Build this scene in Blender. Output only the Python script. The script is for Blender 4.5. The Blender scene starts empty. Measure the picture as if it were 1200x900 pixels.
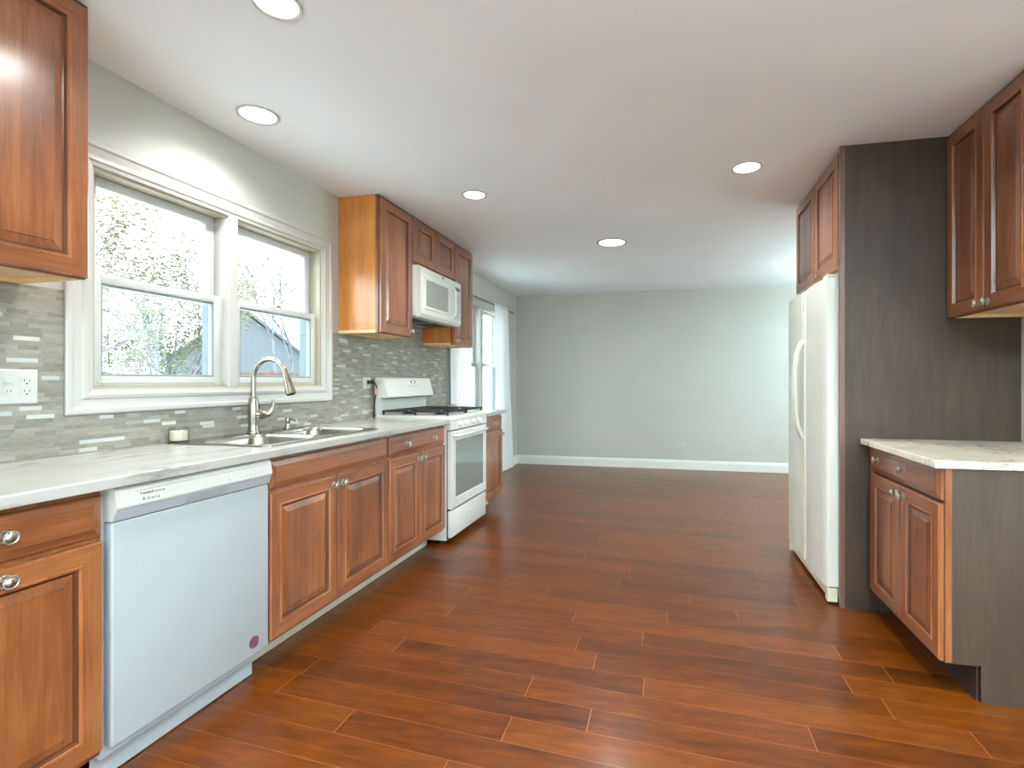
import bpy, bmesh, math, random
from mathutils import Vector, Matrix
C = bpy.context.scene.collection
PI = math.pi
random.seed(7)

# ------------------------------------------------------------------ camera
cd = bpy.data.cameras.new('camera')
cam = bpy.data.objects.new('camera', cd); C.objects.link(cam)
cam.location = (0, 0, 1.196)
cam.rotation_euler = (PI/2, 0, 0.2194)
cd.sensor_width = 36; cd.lens = 603.0/1200*36
cd.shift_x = -(650.7-600)/1200; cd.shift_y = -3.0/1200
cd.clip_start = 0.02; cd.clip_end = 300
S = bpy.context.scene
S.camera = cam
S.view_settings.view_transform = 'Standard'
S.view_settings.look = 'None'
S.view_settings.gamma = 1
S.view_settings.use_curve_mapping = False
S.view_settings.exposure = 1.04
try:
    S.cycles.use_denoising = True
    S.cycles.max_bounces = 10; S.cycles.diffuse_bounces = 6; S.cycles.glossy_bounces = 5
    S.cycles.transparent_max_bounces = 24
    S.cycles.sample_clamp_indirect = 6
    S.cycles.caustics_reflective = False; S.cycles.caustics_refractive = False
except Exception: pass

# ------------------------------------------------------------------ world: bright overcast sky
SKY = 4.6
w = bpy.data.worlds.new('overcast_sky'); S.world = w; w.use_nodes = True
bgn = w.node_tree.nodes['Background']
bgn.inputs['Color'].default_value = (0.83, 0.945, 1.0, 1); bgn.inputs['Strength'].default_value = SKY
SPOT_W = 36          # watts of each ceiling lamp's beam
UP_W = 700  # watts of the added uplights that brighten the ceiling
DISC_E = 8          # brightness of each lamp's disc
WARM = (1.0, 0.985, 0.955)

# ------------------------------------------------------------------ node helpers
def lin(c):
    return tuple(((v/255)/12.92 if v/255 <= .04045 else ((v/255+.055)/1.055)**2.4) for v in c) + (1,)
MATS = {}
class NT:
    def __init__(s, name):
        s.m = bpy.data.materials.new(name); s.m.use_nodes = True
        s.t = s.m.node_tree; s.b = s.t.nodes['Principled BSDF']; s.out = s.t.nodes['Material Output']
        MATS[name] = s.m
    def n(s, ty, **k):
        x = s.t.nodes.new(ty)
        for a, v in k.items():
            if a.startswith('i_'):
                x.inputs[a[2:].replace('_', ' ')].default_value = v
            else: setattr(x, a, v)
        return x
    def l(s, a, b): s.t.links.new(a, b)
    def math(s, op, a, b=None, c=None):
        x = s.t.nodes.new('ShaderNodeMath'); x.operation = op
        for i, v in enumerate((a, b, c)):
            if v is None: continue
            if isinstance(v, (int, float)): x.inputs[i].default_value = v
            else: s.l(v, x.inputs[i])
        return x.outputs[0]
    def coords(s, kind='Object'): return s.n('ShaderNodeTexCoord').outputs[kind]
    def mapping(s, v, scale=(1,1,1), loc=(0,0,0)):
        x = s.n('ShaderNodeMapping'); s.l(v, x.inputs[0])
        x.inputs['Scale'].default_value = scale; x.inputs['Location'].default_value = loc
        return x.outputs[0]
    def noise(s, v, scale, detail=3, rough=.5, dist=0):
        x = s.n('ShaderNodeTexNoise'); s.l(v, x.inputs['Vector'])
        x.inputs['Scale'].default_value = scale; x.inputs['Detail'].default_value = detail
        x.inputs['Roughness'].default_value = rough; x.inputs['Distortion'].default_value = dist
        return x.outputs['Fac']
    def ramp(s, f, stops):
        x = s.n('ShaderNodeValToRGB'); s.l(f, x.inputs[0]); e = x.color_ramp.elements
        while len(e) < len(stops): e.new(.5)
        for k, (p, c) in enumerate(stops): e[k].position = p; e[k].color = c
        return x.outputs[0]
    def mix(s, f, a, b, mode='MIX'):
        x = s.n('ShaderNodeMix', data_type='RGBA', blend_type=mode)
        for sock, v in ((x.inputs[0], f), (x.inputs[6], a), (x.inputs[7], b)):
            if isinstance(v, (int, float, tuple)): sock.default_value = v
            else: s.l(v, sock)
        return x.outputs[2]
    def bump(s, h, strength=.1, dist=.001):
        x = s.n('ShaderNodeBump'); s.l(h, x.inputs['Height'])
        x.inputs['Strength'].default_value = strength; x.inputs['Distance'].default_value = dist
        s.l(x.outputs[0], s.b.inputs['Normal'])
    def set(s, **k):
        for a, v in k.items(): s.b.inputs[a.replace('_', ' ')].default_value = v
        return s

def plain(name, rgb, rough=.5, metal=0.0, coat=0.0, var=.04, vscale=6, bump=0, bscale=200):
    t = NT(name); c = lin(rgb)
    v = t.noise(t.coords(), vscale, 3)
    d = tuple(max(0, x*(1-var*2)) for x in c[:3])+(1,); u = tuple(min(1, x*(1+var*2)) for x in c[:3])+(1,)
    t.l(t.ramp(v, [(.3, d), (.7, u)]), t.b.inputs['Base Color'])
    t.set(Roughness=rough, Metallic=metal); t.b.inputs['Coat Weight'].default_value = coat
    if bump: t.bump(t.noise(t.coords(), bscale, 2), bump, .001)
    return t.m

def wood(name, dark, mid, light, rough=.3, axis='z', coat=.35, boards=True, fine=.35):
    t = NT(name); co = t.coords()
    oi = t.n('ShaderNodeObjectInfo').outputs['Random']
    add = t.n('ShaderNodeVectorMath', operation='ADD'); t.l(co, add.inputs[0])
    comb = t.n('ShaderNodeCombineXYZ')
    for i in range(3): t.l(t.math('MULTIPLY', oi, 7.3+i*3.1), comb.inputs[i])
    t.l(comb.outputs[0], add.inputs[1]); v = add.outputs[0]
    sc = {'z': (14, 14, 1.3), 'x': (1.3, 14, 14), 'y': (14, 1.3, 14)}[axis]
    sf = {'z': (160, 160, 7), 'x': (7, 160, 160), 'y': (160, 7, 160)}[axis]
    g = t.noise(t.mapping(v, sc), 1.6, 4, .55, .6)
    f = t.noise(t.mapping(v, sf), 1.0, 3, .6)
    bl = t.noise(v, 3.2, 2)
    s = t.math('ADD', t.math('MULTIPLY', g, .55), t.math('MULTIPLY', bl, .45))
    if boards and axis == 'z':
        sep = t.n('ShaderNodeSeparateXYZ'); t.l(v, sep.inputs[0])
        wn = t.n('ShaderNodeTexWhiteNoise', noise_dimensions='1D')
        t.l(t.math('FLOOR', t.math('MULTIPLY', sep.outputs[0], 11.5)), wn.inputs['W'])
        s = t.math('ADD', s, t.math('MULTIPLY', t.math('SUBTRACT', wn.outputs[0], .5), .16))
    s = t.math('ADD', s, t.math('MULTIPLY', t.math('SUBTRACT', f, .5), fine))
    col = t.ramp(s, [(.28, lin(dark)), (.5, lin(mid)), (.74, lin(light))])
    t.l(col, t.b.inputs['Base Color'])
    t.set(Roughness=rough); t.b.inputs['Coat Weight'].default_value = coat; t.b.inputs['Coat Roughness'].default_value = .2
    t.bump(f, .06, .0006)
    return t.m

cherry = wood('cherry_wood', (94, 50, 24), (130, 75, 40), (160, 101, 60), .36, coat=.8)
cherry_h = wood('cherry_wood_rail', (96, 52, 26), (132, 77, 42), (162, 103, 62), .36, 'x', .8)
glaze = wood('dark_glaze', (58, 30, 16), (82, 44, 24), (104, 58, 32), .38)
bead = wood('bead_wood', (108, 58, 28), (150, 88, 47), (178, 114, 68), .28)
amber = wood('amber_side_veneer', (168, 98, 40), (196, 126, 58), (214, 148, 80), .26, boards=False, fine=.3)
birch = wood('pale_birch', (206, 172, 118), (226, 196, 146), (238, 212, 166), .5, 'x', 0, False)
umber = wood('umber_laminate', (50, 37, 28), (62, 47, 36), (76, 60, 47), .55, 'z', 0.0, False, .35)
dark_toe = plain('dark_toe_kick', (52, 36, 28), .6)
outer_m = plain('teal_grey_track', (92, 108, 110), .6)
bead_m = plain('teal_grey_bead', (128, 146, 148), .5)
base_w = plain('baseboard_paint', (226, 228, 222), .38, var=.01)
toe_c = plain('cream_toe_board', (196, 190, 168), .6)
white_app = plain('white_enamel', (212, 214, 208), .28, coat=.3, var=.01)
cool_app = plain('cool_white_enamel', (166, 174, 177), .3, coat=.25, var=.01)
cool_grey = plain('cool_grey_plastic', (172, 180, 188), .4, var=.01)
fridge_w = plain('fridge_white', (222, 226, 220), .4, coat=.2, var=.012, bump=.12, bscale=260)
cream = plain('aged_cream_plastic', (222, 218, 190), .5)
trim_w = plain('white_trim_paint', (186, 185, 180), .38, var=.01)
vinyl = plain('vinyl_sash', (192, 194, 190), .35, var=.01)
jamb_c = plain('cream_jamb', (172, 164, 144), .5, var=.02)
nickel = plain('brushed_nickel', (158, 152, 142), .26, 1.0, var=.03)
pewter = plain('antique_pewter', (176, 172, 162), .32, 1.0, var=.1, vscale=90)
black = plain('black_iron', (34, 34, 33), .55, var=.1)
rubber = plain('black_rubber', (26, 26, 26), .7)
gap_shade = plain('dark_gap', (40, 38, 36), .8)  # dark fill standing in for shade inside the door gap and vent slot
plate_w = plain('white_plate', (192, 193, 189), .35, var=.01)
slot = plain('slot_dark', (60, 58, 55), .6)
ink = plain('grey_ink', (70, 78, 84), .5)
wax = plain('cream_wax', (232, 224, 204), .5, var=.02)
maroon = plain('maroon_sticker', (112, 66, 74), .5, var=.3, vscale=120)
tag_red = plain('red_tag', (214, 150, 132), .5)
wall_p = plain('grey_wall_paint', (186, 187, 180), .55, var=.012, vscale=2, bump=.15, bscale=220)
wall_k = wall_p
ceil_p = plain('white_ceiling_paint', (238, 245, 250), .7, var=.012, vscale=1.2, bump=.1, bscale=160)
exterior = plain('pale_siding', (70, 76, 82), .7)
roof_m = plain('grey_shingles', (62, 68, 76), .8, var=.15, vscale=5)
brownf = plain('red_brown_boards', (84, 56, 44), .8, var=.15, vscale=8)
bounce_ground = plain('pale_ground', (232, 234, 228), .9, var=.2, vscale=2)  # ground made near white to bounce daylight up to the ceiling
bark = plain('grey_bark', (84, 90, 94), .9, var=.2, vscale=4)
leaf_y = plain('yellow_green_leaf', (96, 100, 58), .7, var=.3, vscale=1.5)
leaf_t = plain('tawny_leaf', (98, 88, 56), .7, var=.3, vscale=1.5)

def steel():
    t = NT('brushed_steel'); v = t.noise(t.mapping(t.coords(), (4, 200, 4)), 3, 2)
    t.l(t.ramp(v, [(.3, lin((146, 142, 133))), (.7, lin((176, 171, 161)))]), t.b.inputs['Base Color'])
    t.set(Roughness=.24, Metallic=1.0); return t.m
steel_m = steel()

def floor_mat():
    t = NT('cherry_floor_planks'); co = t.coords()
    sep = t.n('ShaderNodeSeparateXYZ'); t.l(co, sep.inputs[0]); X, Y = sep.outputs[0], sep.outputs[1]
    v = t.math('ADD', Y, t.math('MULTIPLY', X, .075))
    r = t.math('DIVIDE', t.math('SUBTRACT', v, .065), .127)
    row = t.math('FLOOR', r); fr = t.math('SUBTRACT', r, row)
    w1 = t.n('ShaderNodeTexWhiteNoise', noise_dimensions='1D'); t.l(row, w1.inputs['W'])
    w1b = t.n('ShaderNodeTexWhiteNoise', noise_dimensions='1D'); t.l(t.math('ADD', row, 51.7), w1b.inputs['W'])
    ln = t.math('ADD', .92, t.math('MULTIPLY', w1b.outputs[0], .3))
    u = t.math('ADD', t.math('DIVIDE', X, ln), t.math('MULTIPLY', w1.outputs[0], 5.3))
    c = t.math('FLOOR', u); fu = t.math('SUBTRACT', u, c)
    comb = t.n('ShaderNodeCombineXYZ'); t.l(row, comb.inputs[0]); t.l(c, comb.inputs[1])
    w2 = t.n('ShaderNodeTexWhiteNoise', noise_dimensions='2D'); t.l(comb.outputs[0], w2.inputs['Vector'])
    off = t.n('ShaderNodeVectorMath', operation='SCALE'); t.l(w2.outputs['Color'], off.inputs[0]); off.inputs['Scale'].default_value = 9
    add = t.n('ShaderNodeVectorMath', operation='ADD'); t.l(co, add.inputs[0]); t.l(off.outputs[0], add.inputs[1])
    g = t.noise(t.mapping(add.outputs[0], (1.6, 16, 1)), 1.6, 5, .62, .8)
    fi = t.noise(t.mapping(add.outputs[0], (9, 130, 1)), 1, 3, .6)
    s = t.math('ADD', t.math('MULTIPLY', g, .62), t.math('MULTIPLY', w2.outputs[0], .22))
    s = t.math('ADD', s, .04)
    s = t.math('ADD', s, t.math('MULTIPLY', t.math('SUBTRACT', fi, .5), .42))
    s = t.math('ADD', s, t.math('MULTIPLY', t.math('SUBTRACT', t.noise(t.mapping(add.outputs[0], (3, 7, 1)), 3.2, 4, .65), .5), .40))
    col = t.ramp(s, [(.20, lin((56, 24, 4))), (.40, lin((83, 38, 4))), (.58, lin((103, 50, 6))), (.80, lin((125, 67, 10)))])
    # seams
    a = t.math('LESS_THAN', t.math('MINIMUM', fr, t.math('SUBTRACT', 1, fr)), .006)
    b = t.math('LESS_THAN', t.math('MINIMUM', fu, t.math('SUBTRACT', 1, fu)), .0009)
    seam = t.math('MAXIMUM', t.math('MULTIPLY', a, .38), t.math('MULTIPLY', b, .55))
    t.l(t.mix(seam, col, lin((206, 142, 98))), t.b.inputs['Base Color'])
    t.b.inputs['Specular IOR Level'].default_value = .32
    rg = t.math('ADD', .25, t.math('MULTIPLY', fi, .12)); t.l(rg, t.b.inputs['Roughness'])
    t.b.inputs['Coat Weight'].default_value = .10; t.b.inputs['Coat Roughness'].default_value = .14
    t.bump(t.math('ADD', t.math('MULTIPLY', seam, -1), t.math('MULTIPLY', fi, .25)), .15, .001)
    return t.m
floor_m = floor_mat()

def tile_mat():
    t = NT('linear_stone_mosaic'); co = t.coords()
    sep = t.n('ShaderNodeSeparateXYZ'); t.l(co, sep.inputs[0]); Y, Z = sep.outputs[1], sep.outputs[2]
    r = t.math('DIVIDE', Z, .0152); row = t.math('FLOOR', r); fr = t.math('SUBTRACT', r, row)
    w1 = t.n('ShaderNodeTexWhiteNoise', noise_dimensions='1D'); t.l(row, w1.inputs['W'])
    w1b = t.n('ShaderNodeTexWhiteNoise', noise_dimensions='1D'); t.l(t.math('ADD', row, 31.3), w1b.inputs['W'])
    u = t.math('ADD', t.math('DIVIDE', Y, t.math('ADD', .05, t.math('MULTIPLY', w1b.outputs[0], .045))), t.math('MULTIPLY', w1.outputs[0], 9))
    c = t.math('FLOOR', u); fu = t.math('SUBTRACT', u, c)
    comb = t.n('ShaderNodeCombineXYZ'); t.l(row, comb.inputs[0]); t.l(c, comb.inputs[1])
    w2 = t.n('ShaderNodeTexWhiteNoise', noise_dimensions='2D'); t.l(comb.outputs[0], w2.inputs['Vector'])
    w3 = t.n('ShaderNodeTexWhiteNoise', noise_dimensions='2D'); t.l(t.mapping(comb.outputs[0], (1, 1, 1), (13, 7, 0)), w3.inputs['Vector'])
    st = t.noise(t.mapping(co, (20, 22, 150)), 1.4, 4, .6)
    big = t.noise(co, 2.2, 2)
    s = t.math('ADD', t.math('MULTIPLY', w2.outputs[0], .30), t.math('MULTIPLY', st, .52))
    s = t.math('ADD', s, t.math('MULTIPLY', big, .2))
    col = t.ramp(s, [(.25, lin((106, 103, 95))), (.5, lin((133, 129, 119))), (.8, lin((160, 156, 146)))])
    pale = t.math('GREATER_THAN', w3.outputs[0], .925)
    col = t.mix(pale, col, t.mix(w2.outputs[0], lin((172, 180, 182)), lin((196, 194, 185))))
    gr = t.math('MAXIMUM', t.math('LESS_THAN', t.math('MINIMUM', fr, t.math('SUBTRACT', 1, fr)), .05),
                t.math('LESS_THAN', t.math('MINIMUM', fu, t.math('SUBTRACT', 1, fu)), .01))
    t.l(t.mix(t.math('MULTIPLY', gr, .45), col, lin((128, 126, 118))), t.b.inputs['Base Color'])
    t.l(t.math('SUBTRACT', .42, t.math('MULTIPLY', pale, .25)), t.b.inputs['Roughness'])
    t.bump(t.math('ADD', t.math('MULTIPLY', gr, -1), t.math('MULTIPLY', w2.outputs[0], .6)), .3, .0012)
    return t.m
tile_m = tile_mat()

def marble_mat(name, a, b, vein, scale, axis, rough=.2):
    t = NT(name); co = t.coords()
    m = t.mapping(co, scale)
    n1 = t.noise(m, 1.5, 6, .6, .9)
    f = t.math('ABSOLUTE', t.math('SUBTRACT', n1, .5))
    n2 = t.noise(m, .8, 3)
    base = t.ramp(n2, [(.3, lin(a)), (.7, lin(b))])
    v = t.ramp(f, [(.0, (1, 1, 1, 1)), (.022, (.25, .25, .25, 1)), (.06, (0, 0, 0, 1))])
    fa = t.math('MULTIPLY', v, t.ramp(t.noise(co, 3.1, 2), [(.36, (0, 0, 0, 1)), (.62, (1, 1, 1, 1))]))
    t.l(t.mix(fa, base, lin(vein)), t.b.inputs['Base Color'])
    t.set(Roughness=rough); return t.m
marble_l = marble_mat('white_marble_laminate', (168, 167, 160), (184, 184, 179), (138, 136, 130), (4.5, .7, 3), 'y')
marble_r = marble_mat('veined_marble_laminate', (222, 214, 196), (238, 232, 220), (150, 142, 132), (4, 7, 4), 'x')

def glass_mat(name='window_pane_glass', tint=(.96, .985, .98, 1)):
    t = NT(name); t.t.nodes.remove(t.b)
    tr = t.n('ShaderNodeBsdfTransparent'); tr.inputs[0].default_value = tint
    gl = t.n('ShaderNodeBsdfGlossy'); gl.inputs['Roughness'].default_value = .02
    lw = t.n('ShaderNodeLayerWeight'); lw.inputs[0].default_value = .5
    fr = t.math('ADD', .03, t.math('MULTIPLY', .9, t.math('POWER', lw.outputs['Facing'], 5)))
    mx = t.n('ShaderNodeMixShader'); t.l(fr, mx.inputs[0]); t.l(tr.outputs[0], mx.inputs[1]); t.l(gl.outputs[0], mx.inputs[2])
    t.l(mx.outputs[0], t.out.inputs[0]); return t.m
glass_m = glass_mat()
jar_glass = glass_mat('jar_glass', (.93, .94, .92, 1))

def sheer():
    t = NT('sheer_white_fabric'); t.t.nodes.remove(t.b)
    d = t.n('ShaderNodeBsdfDiffuse'); d.inputs[0].default_value = (.86, .88, .90, 1)
    tl = t.n('ShaderNodeBsdfTranslucent'); tl.inputs[0].default_value = (.86, .89, .92, 1)
    tr = t.n('ShaderNodeBsdfTransparent')
    m1 = t.n('ShaderNodeMixShader'); m1.inputs[0].default_value = .10
    m2 = t.n('ShaderNodeMixShader'); m2.inputs[0].default_value = .03
    t.l(d.outputs[0], m1.inputs[1]); t.l(tl.outputs[0], m1.inputs[2]); t.l(m1.outputs[0], m2.inputs[1]); t.l(tr.outputs[0], m2.inputs[2])
    t.l(m2.outputs[0], t.out.inputs[0]); return t.m
sheer_m = sheer()
dark_glass = plain('oven_glass', (120, 130, 126), .06, coat=1.0, var=.01)
mw_glass = plain('microwave_glass', (150, 155, 148), .12, coat=.8, var=.01)
def emis(name, c, e):
    t = NT(name); t.b.inputs['Base Color'].default_value = (1, 1, 1, 1)
    t.b.inputs['Emission Color'].default_value = c+(1,); t.b.inputs['Emission Strength'].default_value = e
    return t.m
lamp_e = emis('lamp_diffuser', WARM, DISC_E)
lamp_c = emis('cool_lamp_diffuser', (.95, 1.0, .97), DISC_E)
display_e = emis('blue_display', (.25, .4, .9), .5)

# ------------------------------------------------------------------ mesh helpers
def obj(name, bm, mats, parent=None, smooth=None, loc=None):
    me = bpy.data.meshes.new(name); bm.normal_update(); bm.to_mesh(me); bm.free()
    for m in (mats if isinstance(mats, (list, tuple)) else [mats]): me.materials.append(m)
    if smooth is not None:
        me.shade_smooth(); me.set_sharp_from_angle(angle=math.radians(smooth))
    o = bpy.data.objects.new(name, me); C.objects.link(o)
    if parent: o.parent = parent
    if loc: o.location = loc
    return o
def thing(name, label, cat, loc=(0,0,0), rz=0, group=None):
    o = bpy.data.objects.new(name, None); C.objects.link(o); o.empty_display_size = .05
    o.location = loc; o.rotation_euler = (0, 0, rz); o['label'] = label; o['category'] = cat
    if group: o['group'] = group
    return o
def tag(o, label, cat, group=None, kind=None):
    o['label'] = label; o['category'] = cat
    if group: o['group'] = group
    if kind: o['kind'] = kind
    return o
def struct(o, label=None):
    o['kind'] = 'structure'
    if label: o['label'] = label
    return o
def NB(): return bmesh.new()
def box(bm, x0, x1, y0, y1, z0, z1, bev=0, mi=0, seg=2):
    r = bmesh.ops.create_cube(bm, size=1)
    for v in r['verts']:
        v.co = Vector(((x0+x1)/2+v.co.x*(x1-x0), (y0+y1)/2+v.co.y*(y1-y0), (z0+z1)/2+v.co.z*(z1-z0)))
    fs = {f for v in r['verts'] for f in v.link_faces}
    for f in fs: f.material_index = mi
    if bev:
        es = list({e for v in r['verts'] for e in v.link_edges})
        bmesh.ops.bevel(bm, geom=es, offset=bev, segments=seg, profile=.5, affect='EDGES')
    return bm
def B(*a, **k): return box(NB(), *a, **k)
def prism(bm, pts, axis, a, b, mi=0):
    def P(u, v, w): return {'x': (w, u, v), 'y': (u, w, v), 'z': (u, v, w)}[axis]
    A = [bm.verts.new(P(u, v, a)) for u, v in pts]; D = [bm.verts.new(P(u, v, b)) for u, v in pts]
    n = len(pts); fs = [bm.faces.new(A), bm.faces.new(D[::-1])]
    for i in range(n): fs.append(bm.faces.new((A[i], D[i], D[(i+1) % n], A[(i+1) % n])))
    for f in fs: f.material_index = mi
    bmesh.ops.recalc_face_normals(bm, faces=fs)
    return bm
def lathe(bm, prof, M=Matrix(), n=24, mi=0, mod=None):
    rings = []
    for r, z in prof:
        if r < 1e-6: rings.append([bm.verts.new(M @ Vector((0, 0, z)))])
        else: rings.append([bm.verts.new(M @ Vector((r*math.cos(2*PI*i/n), r*math.sin(2*PI*i/n), z))) for i in range(n)])
    fs = []
    for a, b in zip(rings, rings[1:]):
        for i in range(n):
            j = (i+1) % n
            vs = [a[i % len(a)], a[j % len(a)], b[j % len(b)], b[i % len(b)]]
            u = []
            for v in vs:
                if v not in u: u.append(v)
            if len(u) >= 3: fs.append(bm.faces.new(u))
    for f in fs: f.material_index = mi
    bmesh.ops.recalc_face_normals(bm, faces=fs)
    return bm
def tube(bm, pts, rad, n=12, mi=0, cap=True):
    pts = [Vector(p) for p in pts]
    if isinstance(rad, (int, float)): rad = [rad]*len(pts)
    t0 = (pts[1]-pts[0]).normalized()
    up = Vector((0, 0, 1)) if abs(t0.z) < .9 else Vector((1, 0, 0))
    nrm = t0.cross(up).normalized(); rings = []
    for i, p in enumerate(pts):
        t = (pts[min(i+1, len(pts)-1)]-pts[max(i-1, 0)]).normalized()
        nrm = (nrm-t*nrm.dot(t)).normalized(); bn = t.cross(nrm)
        rings.append([bm.verts.new(p+(nrm*math.cos(2*PI*k/n)+bn*math.sin(2*PI*k/n))*rad[i]) for k in range(n)])
    fs = []
    for a, b in zip(rings, rings[1:]):
        for k in range(n): fs.append(bm.faces.new((a[k], a[(k+1) % n], b[(k+1) % n], b[k])))
    if cap: fs += [bm.faces.new(rings[0][::-1]), bm.faces.new(rings[-1])]
    for f in fs: f.material_index = mi
    return bm
def arc(cx, cz, r, a0, a1, n): return [(cx+r*math.cos(a0+(a1-a0)*i/n), cz+r*math.sin(a0+(a1-a0)*i/n)) for i in range(n+1)]
def nested(bm, x0, x1, z0, z1, prof, yb=0.0):
    """rectangular rings stepping inwards; prof: (inset, height towards -y, material of the faces that follow)"""
    R = []
    for ins, h, mi in prof:
        R.append([bm.verts.new((a, yb-h, b)) for a, b in ((x0+ins, z0+ins), (x1-ins, z0+ins), (x1-ins, z1-ins), (x0+ins, z1-ins))])
    for (p, q, pr) in zip(R, R[1:], prof):
        for i in range(4):
            f = bm.faces.new((p[i], p[(i+1) % 4], q[(i+1) % 4], q[i]))
            m = pr[2]
            f.material_index = (1 if i in (0, 2) else 0) if m == 'frame' else m
    f = bm.faces.new(R[-1]); f.material_index = prof[-1][2]
    bm.faces.new(R[0][::-1])
    return bm
# materials order of doors: 0 vertical grain, 1 horizontal grain, 2 glaze, 3 bead
DM = [cherry, cherry_h, glaze, bead]
def door_bm(x0, x1, z0, z1, fr=.052):
    p = [(0, 0, 0), (0, .014, 0), (.002, .017, 3), (.005, .020, 'frame'), (fr, .020, 3), (fr+.002, .0225, 3), (fr+.008, .0225, 3),
         (fr+.010, .018, 2), (fr+.012, .018, 2), (fr+.015, .010, 2), (fr+.020, .0095, 0), (fr+.045, .0165, 2), (fr+.0462, .0185, 0), (fr+.05, .0185, 0)]
    return nested(NB(), x0, x1, z0, z1, p)
def drawer_bm(x0, x1, z0, z1):
    p = [(0, 0, 0), (0, .010, 'frame'), (.003, .012, 'frame'), (.024, .0185, 2), (.0252, .020, 1), (.03, .020, 1)]
    return nested(NB(), x0, x1, z0, z1, p)

def knob(parent, x, z, y=-.02, name='knob', s=1.0):
    """turned pewter knob with a beaded rim, standing out towards local -y"""
    M = Matrix.Translation((x, y, z)) @ Matrix.Rotation(PI/2, 4, 'X')
    bm = NB()
    lathe(bm, [(0, 0), (.0150*s, 0), (.0155*s, .0015), (.0135*s, .004), (.0125*s, .0035), (.0065*s, .006), (.0055*s, .013), (.0075*s, .017),
               (.013*s, .0185), (.0160*s, .021), (.0163*s, .0235), (.0145*s, .0255), (.0125*s, .0245), (.0105*s, .027), (.006*s, .0292), (0, .030)], M, 20)
    for rr, zz, k in ((.0156*s, .0235, 22), (.0148*s, .002, 20)):
        for i in range(k):
            a = 2*PI*i/k
            r = bmesh.ops.create_icosphere(bm, subdivisions=1, radius=.0021*s, matrix=M @ Matrix.Translation((rr*math.cos(a), rr*math.sin(a), zz)))
    return obj(name, bm, pewter, parent, 50)

# ------------------------------------------------------------------ THE ROOM
XW = -2.189; XR = 1.692; YB = 7.217; ZC = 2.44; YF = -2.7; XL = 3.3
struct(obj('floor', B(XW-.15, XL+.15, YF-.15, YB+.15, -.12, 0), floor_m))
struct(obj('ceiling', B(XW-.15, XL+.15, YF-.15, YB+.15, ZC, ZC+.12), ceil_p))
def wall(name, axis, a, b, u0, u1, z0, z1, holes, m):
    """wall between a and b on its thin axis, running u0..u1, with rectangular holes (u0,u1,z0,z1)"""
    us = sorted({u0, u1, *[h[0] for h in holes], *[h[1] for h in holes]})
    zs = sorted({z0, z1, *[h[2] for h in holes], *[h[3] for h in holes]})
    bm = NB()
    for i in range(len(us)-1):
        j = 0
        while j < len(zs)-1:
            def hole(k): return any(h[0] <= us[i]+1e-6 and h[1] >= us[i+1]-1e-6 and h[2] <= zs[k]+1e-6 and h[3] >= zs[k+1]-1e-6 for h in holes)
            if hole(j): j += 1; continue
            k = j
            while k+1 < len(zs)-1 and not hole(k+1): k += 1
            if axis == 'x': box(bm, a, b, us[i], us[i+1], zs[j], zs[k+1])
            else: box(bm, us[i], us[i+1], a, b, zs[j], zs[k+1])
            j = k+1
    return struct(obj(name, bm, m))
W1 = (1.553, 2.898, 1.165, 2.035); W2 = (5.02, 6.56, .70, 2.07)
wall('wall_left', 'x', XW-.15, XW, YF, YB, 0, ZC, [W1, W2], wall_p)
wall('wall_back', 'y', YB, YB+.15, XW-.15, XL+.15, 0, ZC, [], wall_p)
wall('wall_right', 'x', XR, XR+.12, 2.0, 4.05, 0, ZC, [], wall_p)
wall('wall_return', 'y', 2.0, 2.12, XR+.12, XL, 0, ZC, [], wall_p)
wall('wall_dining', 'x', XL, XL+.15, YF, 2.12, 0, ZC, [(-2.4, .5, .5, 2.15)], wall_p)
wall('wall_alcove', 'y', 3.93+.12, 3.93+.24, XR, XL, 0, ZC, [], wall_p)
wall('wall_living', 'x', XL, XL+.15, 4.05, YB, 0, ZC, [(4.9, 6.6, .6, 2.1)], wall_p)
wall('wall_front', 'y', YF-.15, YF, XW-.15, XL+.15, 0, ZC, [(-1.5, .9, 0.05, 2.1)], wall_p)

def molding(bm, path_axis, a, b, prof_pts, mi=0):
    prism(bm, prof_pts, path_axis, a, b, mi)
# baseboards
def base_prof(d, h=.125): return [(0, 0), (d*.016, 0), (d*.016, h-.03), (d*.012, h-.02), (d*.012, h-.008), (d*.006, h), (0, h)]
bm = NB(); prism(bm, [(YB+y, z) for y, z in base_prof(-1)], 'x', XW, XL)
struct(obj('baseboard_back', bm, base_w))
bm = NB(); prism(bm, [(XW+x, z) for x, z in base_prof(1)], 'y', 4.80, YB)
struct(obj('baseboard_left', bm, base_w))
bm = NB(); prism(bm, [(XR+x, z) for x, z in base_prof(-1)], 'y', 2.0, 2.19)
struct(obj('baseboard_right', bm, base_w))

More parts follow.
